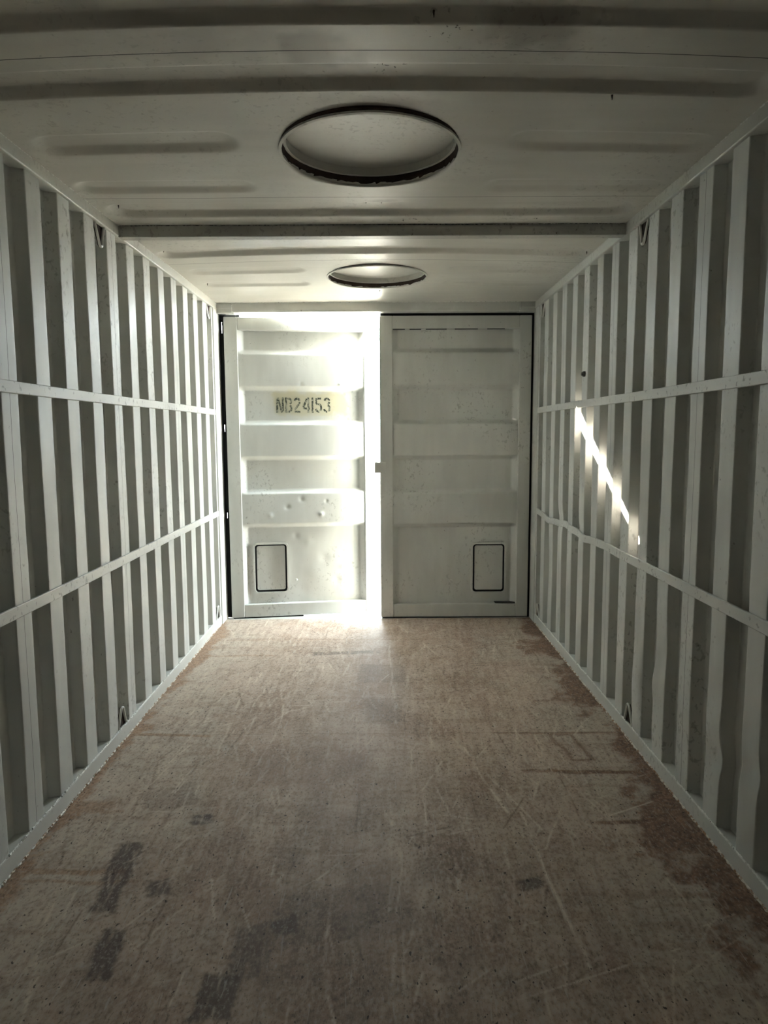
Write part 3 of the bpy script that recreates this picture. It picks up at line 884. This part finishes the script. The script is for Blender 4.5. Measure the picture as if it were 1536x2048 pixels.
LANG = math.radians(8.0)
dL = [(0.53, 2.075, 0.016, 0.004), (0.86, 1.79, 0.014, -0.006), (0.90, 1.93, 0.014, 0.005), (0.56, 1.79, 0.014, 0.004), (0.44, 0.86, 0.018, 0.006), (0.31, 0.80, 0.016, -0.006), (0.70, 0.80, 0.016, -0.006), (0.55, 0.92, 0.018, 0.005),
      (0.74, 0.90, 0.012, 0.004), (0.50, 0.63, 0.022, 0.006), (0.60, 0.58, 0.03, -0.004), (0.72, 0.45, 0.035, 0.005), (0.82, 0.27, 0.03, 0.006), (0.64, 0.34, 0.06, -0.004), (0.55, 0.20, 0.05, 0.004), (0.86, 0.38, 0.02, -0.004), (0.48, 1.15, 0.012, 0.004), (0.80, 1.12, 0.016, 0.004), (0.92, 1.77, 0.02, 0.006)]
door_l = make_door('door_1', (-1.128, 5.312, 0), LANG, 1.138, 0.098, 0.096, 0.170, dL, M_DOORP, 'steel door ajar with stencilled number, light coming past its edge', 0.500)
dR = [(0.15, 1.45, 0.012, 0.002), (0.36, 1.32, 0.010, 0.003), (0.58, 1.33, 0.010, 0.003), (0.30, 0.55, 0.05, 0.003), (0.25, 0.40, 0.04, 0.002), (0.60, 0.93, 0.012, 0.003)]
door_r = make_door('door_2', (0.022, 5.31, 0), 0.0, 1.131, 0.098, 0.090, 0.697, dR, M_DOOR, 'plain closed grey steel door with small square latch plate', 0.546)
box('bottom_seal', 0.01, 0.55, 0.010, 0.030, -0.0028, 0.007, M_RUBBER, door_l, 0)
# latch plate at the free edge of the closed door
box('latch_plate', -0.040, 0.045, -0.012, -0.003, 1.122, 1.203, M_DOOR, door_r, 0.003)
box('latch_foot', 0.004, 0.040, -0.004, 0.002, 1.130, 1.195, M_DOOR, door_r, 0.001)
# broken dark weld line under the top rail of the closed door
for xa, xb in ((0.10, 0.19), (0.225, 0.31), (0.345, 0.50), (0.56, 0.73), (0.80, 0.93)):
    box('weld_gap', xa, xb, 0.006, 0.0125, 2.1805, 2.1862, M_DARK, door_r, 0)
box('weld_gap', 0.88, 1.035, 0.004, 0.0475, 0.1125, 0.118, M_DARK, door_r, 0)

# ------------------------------------------------------------------ stencilled number NB24153
def arc(cx, cz, rx, rz, a0, a1, n=10):
    return [(cx + rx * math.cos(math.radians(a0 + (a1 - a0) * i / n)), cz + rz * math.sin(math.radians(a0 + (a1 - a0) * i / n))) for i in range(n + 1)]
t_ = 0.155
GL = {
    'N': [[(0.08, 0.0), (0.08, 0.92)], [(0.14, 0.98), (0.46, 0.02)], [(0.54, 0.10), (0.54, 1.0)]],
    'B': [[(0.08, 0), (0.08, 1)], [(0.20, 0.93)] + arc(0.30, 0.745, 0.20, 0.185, 90, -60), [(0.20, 0.07)] + arc(0.30, 0.28, 0.23, 0.21, -90, 70)],
    '2': [arc(0.29, 0.72, 0.21, 0.21, 165, 15), arc(0.29, 0.72, 0.21, 0.21, -5, -40) + [(0.10, 0.20)], [(0.06, 0.07), (0.54, 0.07)]],
    '4': [[(0.34, 0.92), (0.06, 0.36)], [(0.06, 0.28), (0.34, 0.28)], [(0.46, 0.0), (0.46, 1.0)], [(0.50, 0.28), (0.60, 0.28)]],
    '1': [[(0.10, 0.0), (0.10, 1.0)]],
    '5': [[(0.18, 0.93), (0.52, 0.93)], [(0.10, 0.96), (0.10, 0.56)], [(0.12, 0.57)] + arc(0.29, 0.32, 0.22, 0.25, 80, -50), arc(0.29, 0.32, 0.22, 0.25, -75, -165)],
    '3': [arc(0.28, 0.74, 0.21, 0.19, 165, 10), arc(0.28, 0.74, 0.21, 0.19, -10, -75) , arc(0.28, 0.28, 0.23, 0.22, 70, -60), arc(0.28, 0.28, 0.23, 0.22, -85, -170)],
}
ADV = {'N': 0.72, 'B': 0.70, '2': 0.74, '4': 0.70, '1': 0.30, '5': 0.70, '3': 0.6}
def stencil(text, x0, z0, width, height, y, parent):
    tot = sum(ADV[c] for c in text)
    sx = width / tot
    x = x0
    for c in text:
        V, F = [], []
        for st in GL[c]:
            pts = [Vector((p[0] * sx, p[1] * height)) for p in st]
            hw = t_ * 0.5 * sx * 1.0
            b = len(V)
            for i, p in enumerate(pts):
                a_ = pts[max(i - 1, 0)]; b_ = pts[min(i + 1, len(pts) - 1)]
                d = (b_ - a_).normalized(); nn = Vector((-d.y, d.x))
                for s in (1, -1):
                    q = p + nn * hw * s
                    V.append((q.x, 0, q.y))
            for i in range(len(pts) - 1):
                F.append((b + 2 * i, b + 2 * i + 1, b + 2 * i + 3, b + 2 * i + 2))
        me = bpy.data.meshes.new('stencil_character'); me.from_pydata(V, [], F); me.update()
        link('stencil_character', me, M_INK, parent, (x, y, z0))
        x += ADV[c] * sx
stencil('NB24153', 0.372, 1.580, 0.415, 0.115, 0.0462, door_l)
